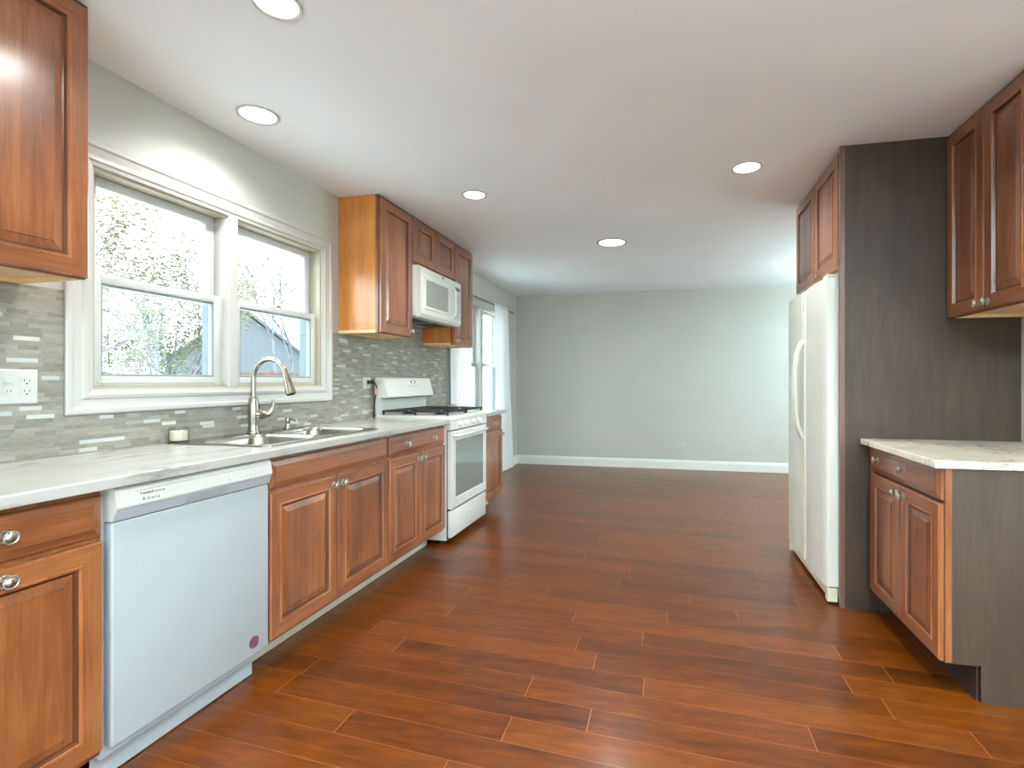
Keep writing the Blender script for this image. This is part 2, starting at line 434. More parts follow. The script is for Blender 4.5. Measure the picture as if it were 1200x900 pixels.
# ---- double hung windows in the left wall
def casing_ring(bm, y0, y1, z0, z1, w, x):
    """mitred picture-frame casing around an opening, profile stepping out from the wall"""
    prof = [(0, .0), (0, .016), (-.006, .020), (-.020, .020), (-.028, .014), (-.055, .011), (-.062, .016), (-.074, .018), (-.082, .012), (-w, .010), (-w, -.012)]
    R = []
    for ins, h in prof:
        k = w+ins
        R.append([bm.verts.new((x+h, a, b)) for a, b in ((y0-k, z0-k), (y1+k, z0-k), (y1+k, z1+k), (y0-k, z1+k))])
    for p, q in zip(R, R[1:]):
        for i in range(4): bm.faces.new((p[i], p[(i+1) % 4], q[(i+1) % 4], q[i]))
def frame_ring(bm, y0, y1, z0, z1, t, xa, xb, tb=None, tt=None, mi=0):
    tb = tb or t; tt = tt or t
    box(bm, xa, xb, y0, y0+t, z0, z1, .003, mi); box(bm, xa, xb, y1-t, y1, z0, z1, .003, mi)
    box(bm, xa, xb, y0+t, y1-t, z0, z0+tb, .003, mi); box(bm, xa, xb, y0+t, y1-t, z1-tt, z1, .003, mi)
def window(name, y0, y1, z0, z1, split, zr, label, x=XW, cw=.095):
    root = bpy.data.objects.new(name, None); C.objects.link(root); struct(root, label)
    bm = NB(); casing_ring(bm, y0, y1, z0, z1, cw, x); obj('window_casing', bm, trim_w, root)
    bm = NB(); t = .012
    def lining(xa, xb):
        bm = NB(); box(bm, xa, xb, y0, y0+t, z0, z1); box(bm, xa, xb, y1-t, y1, z0, z1)
        box(bm, xa, xb, y0+t, y1-t, z0, z0+t); box(bm, xa, xb, y0+t, y1-t, z1-t, z1); return bm
    bm.free(); obj('jamb', lining(x-.104, x), jamb_c, root)
    obj('outer_jamb', lining(x-.149, x-.1045), outer_m, root)
    # dark channel the lower sash slides in, outside its pane
    bm = NB(); box(bm, x-.104, x-.0625, y1-t-.003, y1-t, z0+t, zr); box(bm, x-.104, x-.0625, y0+t, y0+t+.003, z0+t, zr)
    obj('sash_channel', bm, outer_m, root)
    ms = [(y0+t, y1-t)]
    if split:
        a, b = split
        bm = NB(); box(bm, x-.104, x-.004, a, b, z0+t, z1-t, .004)
        box(bm, x-.008, x+.010, a+.006, b-.004, z0, z1, .004)
        obj('mullion', bm, [trim_w], root); obj('outer_mullion', B(x-.149, x-.1045, a, b, z0+t, z1-t), outer_m, root); ms = [(y0+t, a), (b, y1-t)]
    for a, b in ms:
        # lower sash, towards the room
        bm = NB(); frame_ring(bm, a, b, z0+t, zr+.018, .045, x-.062, x-.026, .042, .036)
        box(bm, x-.028, x-.022, a+.03, b-.03, z0+t+.012, z0+t+.018, .001)
        lo = obj('lower_sash', bm, vinyl, root, 40)
        obj('pane', B(x-.046, x-.042, a+.045, b-.045, z0+t+.042, zr-.018), glass_m, lo)
        bm = NB(); frame_ring(bm, a+.045, b-.045, z0+t+.042, zr-.018, .009, x-.044, x-.030); obj('glazing_bead', bm, bead_m, lo)
        bm = NB(); frame_ring(bm, a+.008, b-.008, zr-.018, z1-t, .048, x-.104, x-.066, .036, .04)
        up = obj('upper_sash', bm, vinyl, root, 40)
        obj('pane', B(x-.087, x-.083, a+.056, b-.056, zr+.018, z1-t-.04), glass_m, up)
        m = (a+b)/2
        bm = NB(); box(bm, x-.060, x-.030, m-.028, m+.028, zr+.018, zr+.025, .003); tube(bm, [(x-.045, m-.004, zr+.022), (x-.042, m+.02, zr+.034)], [.007, .005], 8)
        obj('sash_lock', bm, nickel, lo, 40)
    return root
window('window_1', *W1, (2.177, 2.244), 1.606, 'white double-hung window pair above the kitchen sink')
window('window_2', *W2, (5.72, 5.82), 1.40, 'tall white window between sheer curtains in the far room', cw=.085)
# windows and glass door added in unseen walls to let in daylight
def added_window(name, axis, u0, u1, z0, z1, p, label):
    root = bpy.data.objects.new(name, None); C.objects.link(root); struct(root, label)
    bm = NB(); m = (u0+u1)/2
    segs = [(u0-.08, u1+.08, z1, z1+.08), (u0-.08, u1+.08, max(0, z0-.08), z0), (u0-.08, u0, z0, z1), (u1, u1+.08, z0, z1), (m-.03, m+.03, z0, z1)]
    for a, b, c, d in segs:
        if d-c < .01: continue
        if axis == 'x': box(bm, p-.016, p, a, b, c, d, .003)
        else: box(bm, a, b, p, p+.016, c, d, .003)
    obj('window_frame', bm, trim_w, root)
    if axis == 'x': obj('pane', B(p+.07, p+.074, u0, u1, z0, z1), glass_m, root)
    else: obj('pane', B(u0, u1, p-.074, p-.07, z0, z1), glass_m, root)
added_window('added_window_3', 'x', 4.9, 6.6, .6, 2.1, XL, 'unseen window added to the right wall of the far room for daylight')
added_window('added_window_4', 'x', -2.4, .5, .5, 2.15, XL, 'unseen window added to the right of the viewer for daylight')
added_window('added_door_1', 'y', -1.5, .9, .05, 2.1, YF, 'unseen glass sliding door added at the near end of the kitchen for daylight')

# ---- backsplash
bm = NB()
x0, x1 = XW, XW+.009
box(bm, x0, x1, .20, 1.456, .922, 1.532); box(bm, x0, x1, 1.456, 2.991, .922, 1.068); box(bm, x0, x1, 2.991, 3.075, .922, 1.52)
box(bm, x0, x1, 3.075, 3.474, .922, 1.53); box(bm, x0, x1, 3.474, 4.236, .80, 1.70); box(bm, x0, x1, 4.236, 4.775, .922, 1.53)
tag(obj('backsplash', bm, tile_m), 'grey linear stone mosaic backsplash with scattered pale glassy tiles', 'backsplash')
XT = XW+.0095   # tile face

# ------------------------------------------------------------------ CABINETS
def base_cabinet(label, loc, rz, W, fronts, D=.572, name='base_cabinet', xl=0, group=None, zt=.888, side=None, hollow=False):
    """fronts: list of ('door'|'drawer'|'false', x0, x1, z0, z1, [knob (x,z)...])"""
    t = thing(name, label, 'cabinet', loc, rz, group)
    if hollow:
        bm = NB(); k = .016
        box(bm, 0, W, 0, k, .118, .70); box(bm, 0, W, 0, .010, .70, zt); box(bm, 0, W, D-k, D, .118, zt); box(bm, 0, k, k, D-k, .118, zt); box(bm, W-k, W, k, D-k, .118, zt); box(bm, k, W-k, k, D-k, .118, .134)
    else: bm = NB(); box(bm, 0, W, .0, D, .118, zt, .001)
    obj('carcass', bm, cherry, t)
    obj('toe_kick', B(.0, W, .128, .138, 0.001, .1175), toe_c, t)
    for k, a, b, c, d, ks in fronts:
        f = obj({'door': 'door', 'drawer': 'drawer_front', 'false': 'false_front'}[k], door_bm(a, b, c, d) if k == 'door' else drawer_bm(a, b, c, d), DM, t)
        for kx, kz in ks: knob(f, kx, kz)
    return t
LX = -1.609
RL = PI/2
DT, DB, DRB, DRT = .738, .136, .752, .868
def lrun(y): return (LX, y, 0)
base_cabinet('near-left base cabinet with one drawer over one door, beside the dishwasher', lrun(.700), RL, .465,
    [('drawer', .004, .461, DRB, DRT, [(.235, .815)]), ('door', .004, .461, DB, DT, [(.235, .706)])])
base_cabinet('wide double-door sink base cabinet with a false front, right of the dishwasher', lrun(1.792), RL, .908,
    [('false', .005, .904, DRB, DRT, []), ('door', .005, .4355, DB, DT, [(.405, .695)]), ('door', .4445, .904, DB, DT, [(.475, .695)])], hollow=True)
base_cabinet('base cabinet with a two-knob drawer over two doors, left of the range', lrun(2.704), RL, .768,
    [('drawer', .005, .763, DRB, DRT, [(.20, .81), (.57, .81)]), ('door', .005, .380, DB, DT, [(.352, .695)]), ('door', .388, .763, DB, DT, [(.416, .695)])])
base_cabinet('narrow base cabinet with one drawer and one door, right of the range', lrun(4.238), RL, .535,
    [('drawer', .005, .530, DRB, DRT, [(.27, .81)]), ('door', .005, .530, DB, DT, [(.505, .695)])])

# right-hand base cabinet (faces -x); local x runs towards the viewer
t = thing('base_cabinet', 'right-hand base cabinet with dark end panel and two-knob drawer', 'cabinet', (1.014, 2.962, 0), -PI/2)
obj('carcass', B(0, .738, 0, .672, .128, .868, .001), umber, t)
obj('face_frame_stile', B(.0, .062, -.002, -.0002, .128, .868), cherry, t); obj('face_frame_stile', B(.7385, .752, -.002, .0195, .139, .868), cherry, t)
bm = NB(); prism(bm, [(.020, .138), (.115, .138), (.115, 0), (.673, 0), (.673, .868), (.020, .868)], 'x', .7385, .751)
obj('end_panel', bm, umber, t)
obj('panel_edge', B(.112, .1148, .738, .752, 0, .137), plain('raw_panel_edge', (196, 196, 186), .6), t)
obj('toe_kick', B(0, .738, .105, .112, 0, .127), dark_toe, t)
f = obj('drawer_front', drawer_bm(.068, .742, .745, .866), DM, t)
knob(f, .16, .81); knob(f, .44, .81)
f = obj('door', door_bm(.068, .400, .138, .733), DM, t); knob(f, .372, .695)
f = obj('door', door_bm(.408, .742, .138, .733), DM, t); knob(f, .436, .695)

def wall_cabinet(label, loc, rz, W, D, H, doors, side=None, name='wall_cabinet', hollow=True):
    """box with recessed pale bottom; origin at its lower left front corner"""
    t = thing(name, label, 'cabinet', loc, rz)
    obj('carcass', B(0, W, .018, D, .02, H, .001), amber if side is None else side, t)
    bm = NB(); box(bm, 0, W, 0, .018, 0, H-.001, .001); obj('face_frame', bm, cherry, t)
    bm = NB(); box(bm, 0, .014, .018, D, 0, .0195); box(bm, W-.014, W, .018, D, 0, .0195); box(bm, .014, W-.014, D-.02, D, 0, .0195)
    box(bm, .014, W-.014, .018, D-.02, .0150, .0195); obj('underside', bm, birch, t)
    bm = NB(); box(bm, -.002, W+.002, -.006, .02, H-.014, H, .002); obj('top_trim', bm, glaze, t)
    for a, b, c, d, ks in doors:
        f = obj('door', door_bm(a, b, c, d), DM, t)
        for kx, kz in ks: knob(f, kx, kz)
    return t
UX = -1.89
wall_cabinet('large near-left wall cabinet hung left of the sink window', (UX, .560, 1.532), RL, .766, .297, .906,
    [(.004, .381, .004, .890, [(.355, .04)]), (.385, .763, .004, .890, [(.411, .04)])])
wall_cabinet('wall cabinet with amber side panel, between sink window and microwave', (UX, 3.074, 1.521), RL, .440, .297, .917,
    [(.008, .434, .004, .900, [(.406, .042)])])
wall_cabinet('short two-door wall cabinet directly above the microwave', (UX, 3.516, 2.076), RL, .758, .297, .362,
    [(.006, .376, .022, .345, []), (.382, .752, .022, .345, [])])
wall_cabinet('wall cabinet at the far end of the run, right of the microwave', (UX, 4.276, 1.521), RL, .430, .297, .917,
    [(.006, .424, .004, .900, [(.034, .042)])])
wall_cabinet('short two-door wall cabinet above the refrigerator', (.898, 3.960, 1.806), -PI/2, .960, .790, .632,
    [(.006, .476, .006, .618, [(.448, .04)]), (.482, .936, .006, .618, [(.510, .04)])])
wall_cabinet('double-door wall cabinet on the right, over the small counter', (1.383, 2.972, 1.514), -PI/2, .640, .305, .924,
    [(.004, .316, .004, .908, [(.288, .035)]), (.322, .634, .004, .908, [(.350, .035)])])

# tall dark panel beside the refrigerator
t = thing('refrigerator_side_panel', 'tall dark brown panel standing between refrigerator and small counter', 'panel', (.878, 2.978, 0))
obj('panel', B(.0, .8135, 0, .018, 0, 2.438), umber, t)
obj('edge_trim', B(-.003, .020, -.004, .0185, 0, 2.438, .001), wood('edge_trim_wood', (84, 58, 48), (104, 74, 62), (122, 90, 76), .4), t)

# ------------------------------------------------------------------ COUNTERTOPS
SY0, SY1, SX0, SX1 = 1.835, 2.660, -2.150, -1.640     # sink cut-out
bm = NB()
ct, cb, cf = .922, .889, -1.553
box(bm, XT, cf, .30, SY0+.012, cb, ct, .004); box(bm, XT, cf, SY1-.012, 3.474, cb, ct, .004)
box(bm, XT, SX0+.012, SY0, SY1, cb, ct); box(bm, SX1-.012, cf, SY0, SY1, cb, ct, .004)
o = obj('countertop', bm, marble_l); tag(o, 'long white marbled countertop holding the sink, left of the range', 'countertop')
o = obj('countertop', B(XT, cf, 4.237, 4.792, cb, ct, .004), marble_l); tag(o, 'short piece of white marbled countertop right of the range', 'countertop')
o = obj('countertop', B(.972, XR-.001, 2.196, 2.977, .869, .899, .004), marble_r); tag(o, 'small veined marble countertop on the right-hand base cabinet', 'countertop')

# ------------------------------------------------------------------ SINK
def rrect(x0, x1, y0, y1, r, n=5):
    pts = []
    for cx, cy, a in ((x1-r, y1-r, 0), (x0+r, y1-r, PI/2), (x0+r, y0+r, PI), (x1-r, y0+r, 3*PI/2)):
        for i in range(n+1): pts.append((cx+r*math.cos(a+PI/2*i/n), cy+r*math.sin(a+PI/2*i/n)))
    return pts
def loops(bm, L, close_last=False, flip=False):
    R = [[bm.verts.new(p) for p in l] for l in L]; n = len(R[0])
    for a, b in zip(R, R[1:]):
        for i in range(n): bm.faces.new((a[i], a[(i+1) % n], b[(i+1) % n], b[i]))
    if close_last: bm.faces.new(R[-1])
    return R
st = thing('kitchen_sink', 'stainless double-bowl drop-in sink in the long countertop', 'sink', (0, 0, 0))
bm = NB(); zt = ct+.006
ox0, ox1, oy0, oy1 = -2.168, -1.622, 1.818, 2.677
outer = rrect(ox0, ox1, oy0, oy1, .05)
bowls = [(-2.055, -1.665, 1.858, 2.232, .075), (-2.055, -1.665, 2.262, 2.637, .075)]
# rim skirt + deck plate with two bowl openings (filled by bridging)
def ringv(pts, z): return [bm.verts.new((x, y, z)) for x, y in pts]
ra = ringv(outer, ct-.001); rb = ringv(rrect(ox0+.003, ox1-.003, oy0+.003, oy1-.003, .047), zt)
n = len(ra)
for i in range(n): bm.faces.new((ra[i], ra[(i+1) % n], rb[(i+1) % n], rb[i]))
edges = [bm.edges.get((rb[i], rb[(i+1) % n])) for i in range(n)]
for (a, b, c, d, r) in bowls:
    tp = ringv(rrect(a, b, c, d, r), zt)
    for i in range(n): edges.append(bm.edges.new((tp[i], tp[(i+1) % n])))
    prev = tp
    for ins, z in ((.004, zt-.006), (.010, zt-.02), (.014, zt-.15), (.03, zt-.175), (.06, zt-.182)):
        q = ringv(rrect(a+ins, b-ins, c+ins, d-ins, max(.02, r-ins*.6)), z)
        for i in range(n): bm.faces.new((prev[i], prev[(i+1) % n], q[(i+1) % n], q[i]))
        prev = q
    bm.faces.new(prev)
bmesh.ops.triangle_fill(bm, edges=edges, use_beauty=True, use_dissolve=False)
bmesh.ops.recalc_face_normals(bm, faces=bm.faces[:])
obj('basin', bm, steel_m, st, 40)
for (a, b, c, d, r) in bowls:
    bm = NB(); lathe(bm, [(0, .006), (.02, .003), (.028, .004), (.042, .006), (.044, .002), (.044, 0)], Matrix.Translation(((a+b)/2-.03, (c+d)/2, zt-.182)), 24)
    obj('strainer', bm, nickel, st, 40)

# faucet
ft = thing('kitchen_faucet', 'brushed nickel gooseneck pull-down faucet behind the sink', 'faucet', (-2.112, 2.268, zt))
bm = NB()
lathe(bm, [(0, 0), (.030, 0), (.031, .004), (.027, .012), (.025, .02), (.0245, .05), (.026, .075), (.027, .11), (.0255, .15), (.022, .175), (.0165, .19), (0, .19)], Matrix(), 28)
obj('body', bm, nickel, ft, 50)
bm = NB(); R_ = .098
pts = [(0, 0, z) for z in (.17, .20, .24, .275)] + [(R_-R_*math.cos(a), 0, .285+R_*math.sin(a)) for a in [PI*k/16*.93 for k in range(0, 17)]]
tube(bm, pts, .0130, 16); obj('neck', bm, nickel, ft, 50)
e = Vector(pts[-1]); dv = (Vector(pts[-1])-Vector(pts[-2])).normalized()
bm = NB(); tube(bm, [e, e+dv*.004, e+dv*.02, e+dv*.06, e+dv*.09, e+dv*.106, e+dv*.110], [.0135, .0150, .0155, .0195, .0235, .0255, .022], 20)
sp = obj('spray_head', bm, nickel, ft, 40)
bm = NB(); tube(bm, [e+dv*.110, e+dv*.112], [.019, .018], 18); obj('aerator', bm, rubber, sp)
bm = NB(); box(bm, e.x+.018, e.x+.026, -.006, .006, e.z-.075, e.z-.045, .002); obj('spray_button', bm, rubber, sp)
bm = NB()
tube(bm, [(.01, .0, .10), (.02, .012, .098), (.03, .035, .094), (.035, .06, .097), (.037, .080, .112), (.038, .090, .135), (.038, .093, .160), (.038, .0935, .172)],
     [.022, .023, .022, .017, .011, .008, .0062, .005], 14)
obj('lever', bm, nickel, ft, 50)
# soap dispenser
sd = thing('soap_dispenser', 'short brushed nickel soap dispenser right of the faucet', 'soap dispenser', (-2.118, 2.520, zt))
bm = NB(); lathe(bm, [(0, 0), (.021, 0), (.0215, .004), (.016, .009), (.0125, .014), (.012, .034), (.013, .038), (.0135, .058), (.010, .064), (0, .066)], Matrix(), 20); obj('body', bm, nickel, sd, 50)
bm = NB(); tube(bm, [(0, 0, .050), (.02, 0, .054), (.045, 0, .050), (.052, 0, .044)], [.006, .0055, .005, .0045], 10); obj('spout', bm, nickel, sd, 50)
# candle jar
cj = thing('candle_jar', 'small glass jar of cream wax on the sink rim by the backsplash', 'candle', (-2.1355, 1.872, zt+.0005))
bm = NB(); lathe(bm, [(0, 0), (.034, 0), (.037, .004), (.0375, .066), (.036, .068), (.035, .066), (.0345, .006), (0, .004)], Matrix(), 28); obj('glass', bm, jar_glass, cj, 50)
bm = NB(); lathe(bm, [(0, .0045), (.0335, .0065), (.0342, .046), (.032, .048), (0, .0475)], Matrix(), 28); obj('wax', bm, wax, cj, 50)
bm = NB(); tube(bm, [(0, 0, .047), (.001, 0, .054), (.003, 0, .059)], .0012, 6); obj('wick', bm, rubber, cj)

# ------------------------------------------------------------------ DISHWASHER
dw = thing('dishwasher', 'white built-in dishwasher under the long countertop', 'dishwasher', lrun(1.172), RL)
DWW = .616
obj('tub', B(.004, DWW-.004, .012, .56, .09, .880, .002), cool_grey, dw)
bm = NB(); box(bm, .010, DWW-.006, -.022, .010, .125, .782, .006, 0, 3); dd = obj('door', bm, cool_app, dw, 40)
bm = NB(); prism(bm, [(-.010, .884), (-.026, .882), (-.032, .876), (-.040, .826), (-.036, .818), (-.024, .786), (.010, .786), (.010, .884)], 'x', .010, DWW-.006)
cp = obj('control_panel', bm, white_app, dw, 30)
bm = NB(); prism(bm, [(-.0405, .822), (-.0365, .8165), (-.0248, .7875), (-.018, .7870), (-.018, .818)], 'x', .012, DWW-.008)
obj('grip_bevel', bm, cool_grey, cp)
bm = NB(); prism(bm, [(-.0400, .816), (-.0275, .791), (-.0255, .789), (-.034, .818)], 'x', .235, .405); obj('handle_pocket', bm, cool_app, cp)
bm = NB(); box(bm, .07, DWW-.03, -.0345, -.0310, .864, .8665, .0008); obj('trim_line', bm, cool_grey, cp)
obj('toe_panel', B(.008, DWW-.008, .055, .062, .004, .120, .002), cool_app, dw)
bm = NB(); M = Matrix.Translation((.535, -.0222, .178)) @ Matrix.Rotation(PI/2, 4, 'X'); lathe(bm, [(0, 0), (.0235, 0), (.0235, .0012), (0, .0014)], M, 32)
s_ = obj('round_sticker', bm, maroon, dd); s_['label'] = 'round maroon sticker low on the dishwasher door'
def text(body, size, parent, loc, rot, m, name='lettering', ext=.0003, align='LEFT', space=1.0):
    cu = bpy.data.curves.new(name, 'FONT'); cu.body = body; cu.size = size; cu.extrude = ext; cu.align_x = align; cu.space_character = space
    cu.materials.append(m); tmp = bpy.data.objects.new('tmp', cu); me = bpy.data.meshes.new_from_object(tmp)
    bpy.data.objects.remove(tmp); me.name = name
    o = bpy.data.objects.new(name, me); C.objects.link(o); o.parent = parent; o.location = loc; o.rotation_euler = rot
    return o
tilt = math.atan2(.008, .05)
text('Amana', .017, cp, (.085, -.0405+.0015, .832), (PI/2-tilt, 0, 0), ink, 'brand_lettering', .0004, space=1.25)
text('TempAssure', .0125, cp, (.080, -.0366, .851), (PI/2-tilt, 0, 0), ink, 'feature_lettering', .0004, space=1.25)
for i in range(4):
    xx = .455+i*.022
    text(('\u2022', '\u2022', '\u25a0', '\u25a0')[i] if False else 'oooo'[i], .011, cp, (xx, -.0395, .834), (PI/2-tilt, 0, 0), cool_grey, 'cycle_mark', .0004)
text('o', .014, cp, (.400, -.0395, .834), (PI/2-tilt, 0, 0), cool_grey, 'cycle_mark', .0004)

# ------------------------------------------------------------------ RANGE
RW = .756
rg = thing('gas_range', 'white freestanding gas range between the base cabinets', 'range', (-1.590, 3.478, 0), RL)
bm = NB(); box(bm, 0, RW, .0, .59, .035, .905, .004); obj('body', bm, white_app, rg, 40)
bm = NB(); prism(bm, [(0, .905), (-.030, .905), (-.034, .915), (-.020, .940), (.0, .944), (.560, .944), (.575, .935), (.575, .905)], 'x', -.001, RW+.001)
obj('cooktop', bm, white_app, rg, 40)
bm = NB(); prism(bm, [(.0, .9045), (-.030, .9045), (-.036, .84), (.0, .84)], 'x', .0, RW); cpn = obj('control_panel', bm, white_app, rg, 40)
for i, kx in enumerate((.165, .290, .440, .565)):
    M = Matrix.Translation((kx, -.034, .874)) @ Matrix.Rotation(PI/2-.09, 4, 'X')
    bm = NB(); lathe(bm, [(0, 0), (.025, 0), (.025, .003), (.022, .005), (.021, .018), (.018, .0205), (0, .021)], M, 24)
    b2 = NB(); box(bm, kx-.0035, kx+.0035, -.066, -.052, .855, .893, .0015)
    b2.free(); obj('knob', bm, white_app, cpn, 40)
bm = NB(); box(bm, .012, RW-.012, -.006, -.0005, .045, .838); obj('door_gap', bm, gap_shade, rg)
bm = NB()
p = [(0, 0, 0), (0, .028, 0), (.004, .032, 0), (.072, .032, 0), (.076, .030, 1), (.08, .030, 1)]
nested(bm, .016, RW-.016, .262, .830, p, -.006); od = obj('oven_door', bm, [white_app, dark_glass], rg)
bm = NB(); tube(bm, [(.05, -.040, .795), (.055, -.062, .795), (.09, -.070, .795), (RW-.09, -.070, .795), (RW-.055, -.062, .795), (RW-.05, -.040, .795)], .0105, 12); obj('oven_handle', bm, white_app, od, 50)
bm = NB(); box(bm, .014, RW-.016, -.034, -.006, .052, .246, .006, 0, 3); dr = obj('storage_drawer', bm, white_app, rg, 40)
bm = NB(); box(bm, .29, .44, -.040, -.033, .168, .182, .003); obj('drawer_pull', bm, white_app, dr, 40)
text('\u25cf', .012, od, (RW/2, -.0385, .285), (PI/2, 0, 0), cool_grey, 'badge', .0004) if False else None
bm = NB(); lathe(bm, [(0, 0), (.011, 0), (.011, .001), (0, .0012)], Matrix.Translation((RW/2, -.038, .295)) @ Matrix.Rotation(PI/2, 4, 'X'), 20); obj('badge', bm, cool_grey, od)
for fx in (.04, RW-.04):
    for fy in (.05, .54):
        bm = NB(); lathe(bm, [(0, 0), (.018, 0), (.018, .012), (.008, .016), (.008, .036), (0, .036)], Matrix.Translation((fx, fy, 0)), 14); obj('levelling_foot', bm, rubber, rg)
# backguard (local y .49 .. .575)
bm = NB(); prism(bm, [(.575, .944), (.540, .944), (.532, 1.07), (.575, 1.07)], 'x', .004, RW-.004); bgp = obj('backguard', bm, white_app, rg)
bm = NB(); prism(bm, [(.578, 1.072), (.470, 1.072), (.464, 1.080), (.500, 1.218), (.510, 1.226), (.578, 1.226)], 'x', .0, RW)
con = obj('console', bm, white_app, rg, 30)
bm = NB(); box(bm, .02, RW-.02, .475, .545, 1.0665, 1.0715); obj('vent_slot', bm, gap_shade, con)
an = math.atan2(.036, .138)
def onc(x, z, off=.0008):
    k = (z-1.080)/.138
    return (x, .464+.036*k-off, z)
bm = NB(); a_ = onc(.40, 1.180, .001); b_ = onc(.40, 1.205, .001)
prism(bm, [(a_[1], 1.180), (b_[1], 1.205), (b_[1]-.001, 1.205), (a_[1]-.001, 1.180)], 'x', .395, .470); obj('clock_display', bm, ink, con)
bm = NB(); prism(bm, [(a_[1]-.0012, 1.184), (b_[1]-.0012, 1.201), (b_[1]-.002, 1.201), (a_[1]-.002, 1.184)], 'x', .415, .448); obj('clock_digits', bm, display_e, con)
for i, xx in enumerate((.34, .365, .39, .415, .44, .465, .49, .515)):
    z0 = 1.150 if i % 2 else 1.158
    a_ = onc(xx, z0, .0008); b_ = onc(xx, z0+.010, .0008)
    bm = NB(); prism(bm, [(a_[1], z0), (b_[1], z0+.010), (b_[1]-.0008, z0+.010), (a_[1]-.0008, z0)], 'x', xx, xx+.012); obj('console_button', bm, cool_grey, con)
# burners and grates
for bx in (.19, .565):
    for by in (.13, .40):
        bm = NB(); lathe(bm, [(0, 0), (.055, 0), (.055, .003), (.035, .006), (.035, .014), (.030, .018), (0, .019)], Matrix.Translation((bx, by, .9445)), 24); obj('burner', bm, black, rg, 40)
for g0, g1 in ((.028, .372), (.384, .728)):
    bm = NB(); zz0, zz1 = .966, .978; y0, y1 = -.004, .53
    for yy in (y0, (y0+y1)/2-.006, y1-.012): box(bm, g0, g1, yy, yy+.012, zz0, zz1, .003)
    for xx in (g0, g1-.012): box(bm, xx, xx+.012, y0, y1, zz0, zz1, .003)
    c = (g0+g1)/2
    for by in (.13, .40):
        for k in range(4):
            a = PI/4+k*PI/2
            tube(bm, [(c+.03*math.cos(a), by+.03*math.sin(a), zz1-.003), (c+.155*math.cos(a), min(y1-.006, max(y0+.006, by+.125*math.sin(a))), zz1-.006)], .0055, 6)
        box(bm, c-.006, c+.006, by-.13, by-.035, zz0, zz1, .002); box(bm, c-.006, c+.006, by+.035, by+.13, zz0, zz1, .002)
        box(bm, g0, c-.035, by-.006, by+.006, zz0, zz1, .002); box(bm, c+.035, g1, by-.006, by+.006, zz0, zz1, .002)
    for xx in (g0+.002, g1-.014):
        for yy in (y0+.002, .255, y1-.014): box(bm, xx, xx+.012, yy, yy+.012, .9448, zz0+.002, .001)
    obj('grate', bm, black, rg)

# ------------------------------------------------------------------ MICROWAVE
mw = thing('microwave_oven', 'white over-the-range microwave hung above the gas range', 'microwave', (-1.842, 3.520, 1.676), RL)
MW_, MH = .750, .392
bm = NB(); box(bm, 0, MW_, 0, .335, .012, MH, .004); obj('case', bm, white_app, mw, 40)
bm = NB(); box(bm, .012, MW_-.012, .01, .325, 0, .0115, .002); box(bm, .05, .34, .05, .24, -.003, .001, .001, 1); box(bm, .40, .69, .05, .24, -.003, .001, .001, 1); obj('vent_underside', bm, [cool_grey, black], mw)
bm = NB(); prism(bm, [(0, 0), (-.018, .004), (-.032, .03), (-.034, .20), (-.032, .36), (-.024, .384), (-.008, MH), (0, MH)], 'x', .0, MW_); fd = obj('front_door', bm, white_app, mw, 25)
p = [(0, 0, 0), (0, .004, 0), (.003, .006, 0), (.018, .006, 0), (.022, .003, 1), (.03, .003, 1)]
bm = NB(); nested(bm, .055, .50, .070, .315, p, -.0335); obj('door_window', bm, [white_app, mw_glass], fd)
bm = NB(); tube(bm, [(.555, -.032, .065), (.555, -.060, .075), (.555, -.068, .10), (.555, -.068, .27), (.555, -.060, .295), (.555, -.032, .305)], .012, 12); obj('handle', bm, white_app, fd, 50)
bm = NB(); box(bm, .60, .735, -.0365, -.0325, .05, .345, .002); kp = obj('keypad', bm, plate_w, fd)
bm = NB(); box(bm, .62, .715, -.0378, -.0362, .305, .33, .0005); obj('display', bm, ink, kp)
for r_ in range(5):
    for c_ in range(3): obj('key', B(.620+c_*.034, .646+c_*.034, -.0374, -.0362, .07+r_*.042, .095+r_*.042), cool_app, kp)
bm = NB(); box(bm, .05, MW_-.05, -.0325, -.0305, .340, .344, .0006); obj('vent_seam', bm, cool_grey, fd)
bm = NB(); lathe(bm, [(0, 0), (.013, 0), (.013, .0015), (0, .002)], Matrix.Translation((.385, -.0310, .362)) @ Matrix.Rotation(PI/2, 4, 'X'), 24); obj('round_emblem', bm, ink, fd)

# ------------------------------------------------------------------ REFRIGERATOR (faces -x); local x towards the viewer
fg = thing('refrigerator', 'white side-by-side refrigerator under the short wall cabinet', 'refrigerator', (.885, 3.925, 0), -PI/2)
FW = .915
bm = NB(); box(bm, .004, FW-.004, 0, .76, .03, 1.745, .006); obj('case', bm, fridge_w, fg, 40)
obj('base_grille', B(.02, FW-.02, -.045, -.004, .02, .085, .003), cream, fg)
def fdoor(a, b):
    # gently crowned door in plan: thicker at the middle
    pts = [(a, -.006), (b, -.006), (b, -.052), (b-.006, -.062), (b-.02, -.068)]
    k = 10
    for i in range(1, k): 
        u = i/k; pts.append((b-.02-(b-a-.04)*u, -.068-.012*math.sin(PI*u)))
    pts += [(a+.02, -.068), (a+.006, -.062), (a, -.052)]
    bm = NB(); prism(bm, pts, 'z', .095, 1.752)
    return obj('door', bm, fridge_w, fg, 30)
f1 = fdoor(.002, .452); f2 = fdoor(.460, FW-.002)
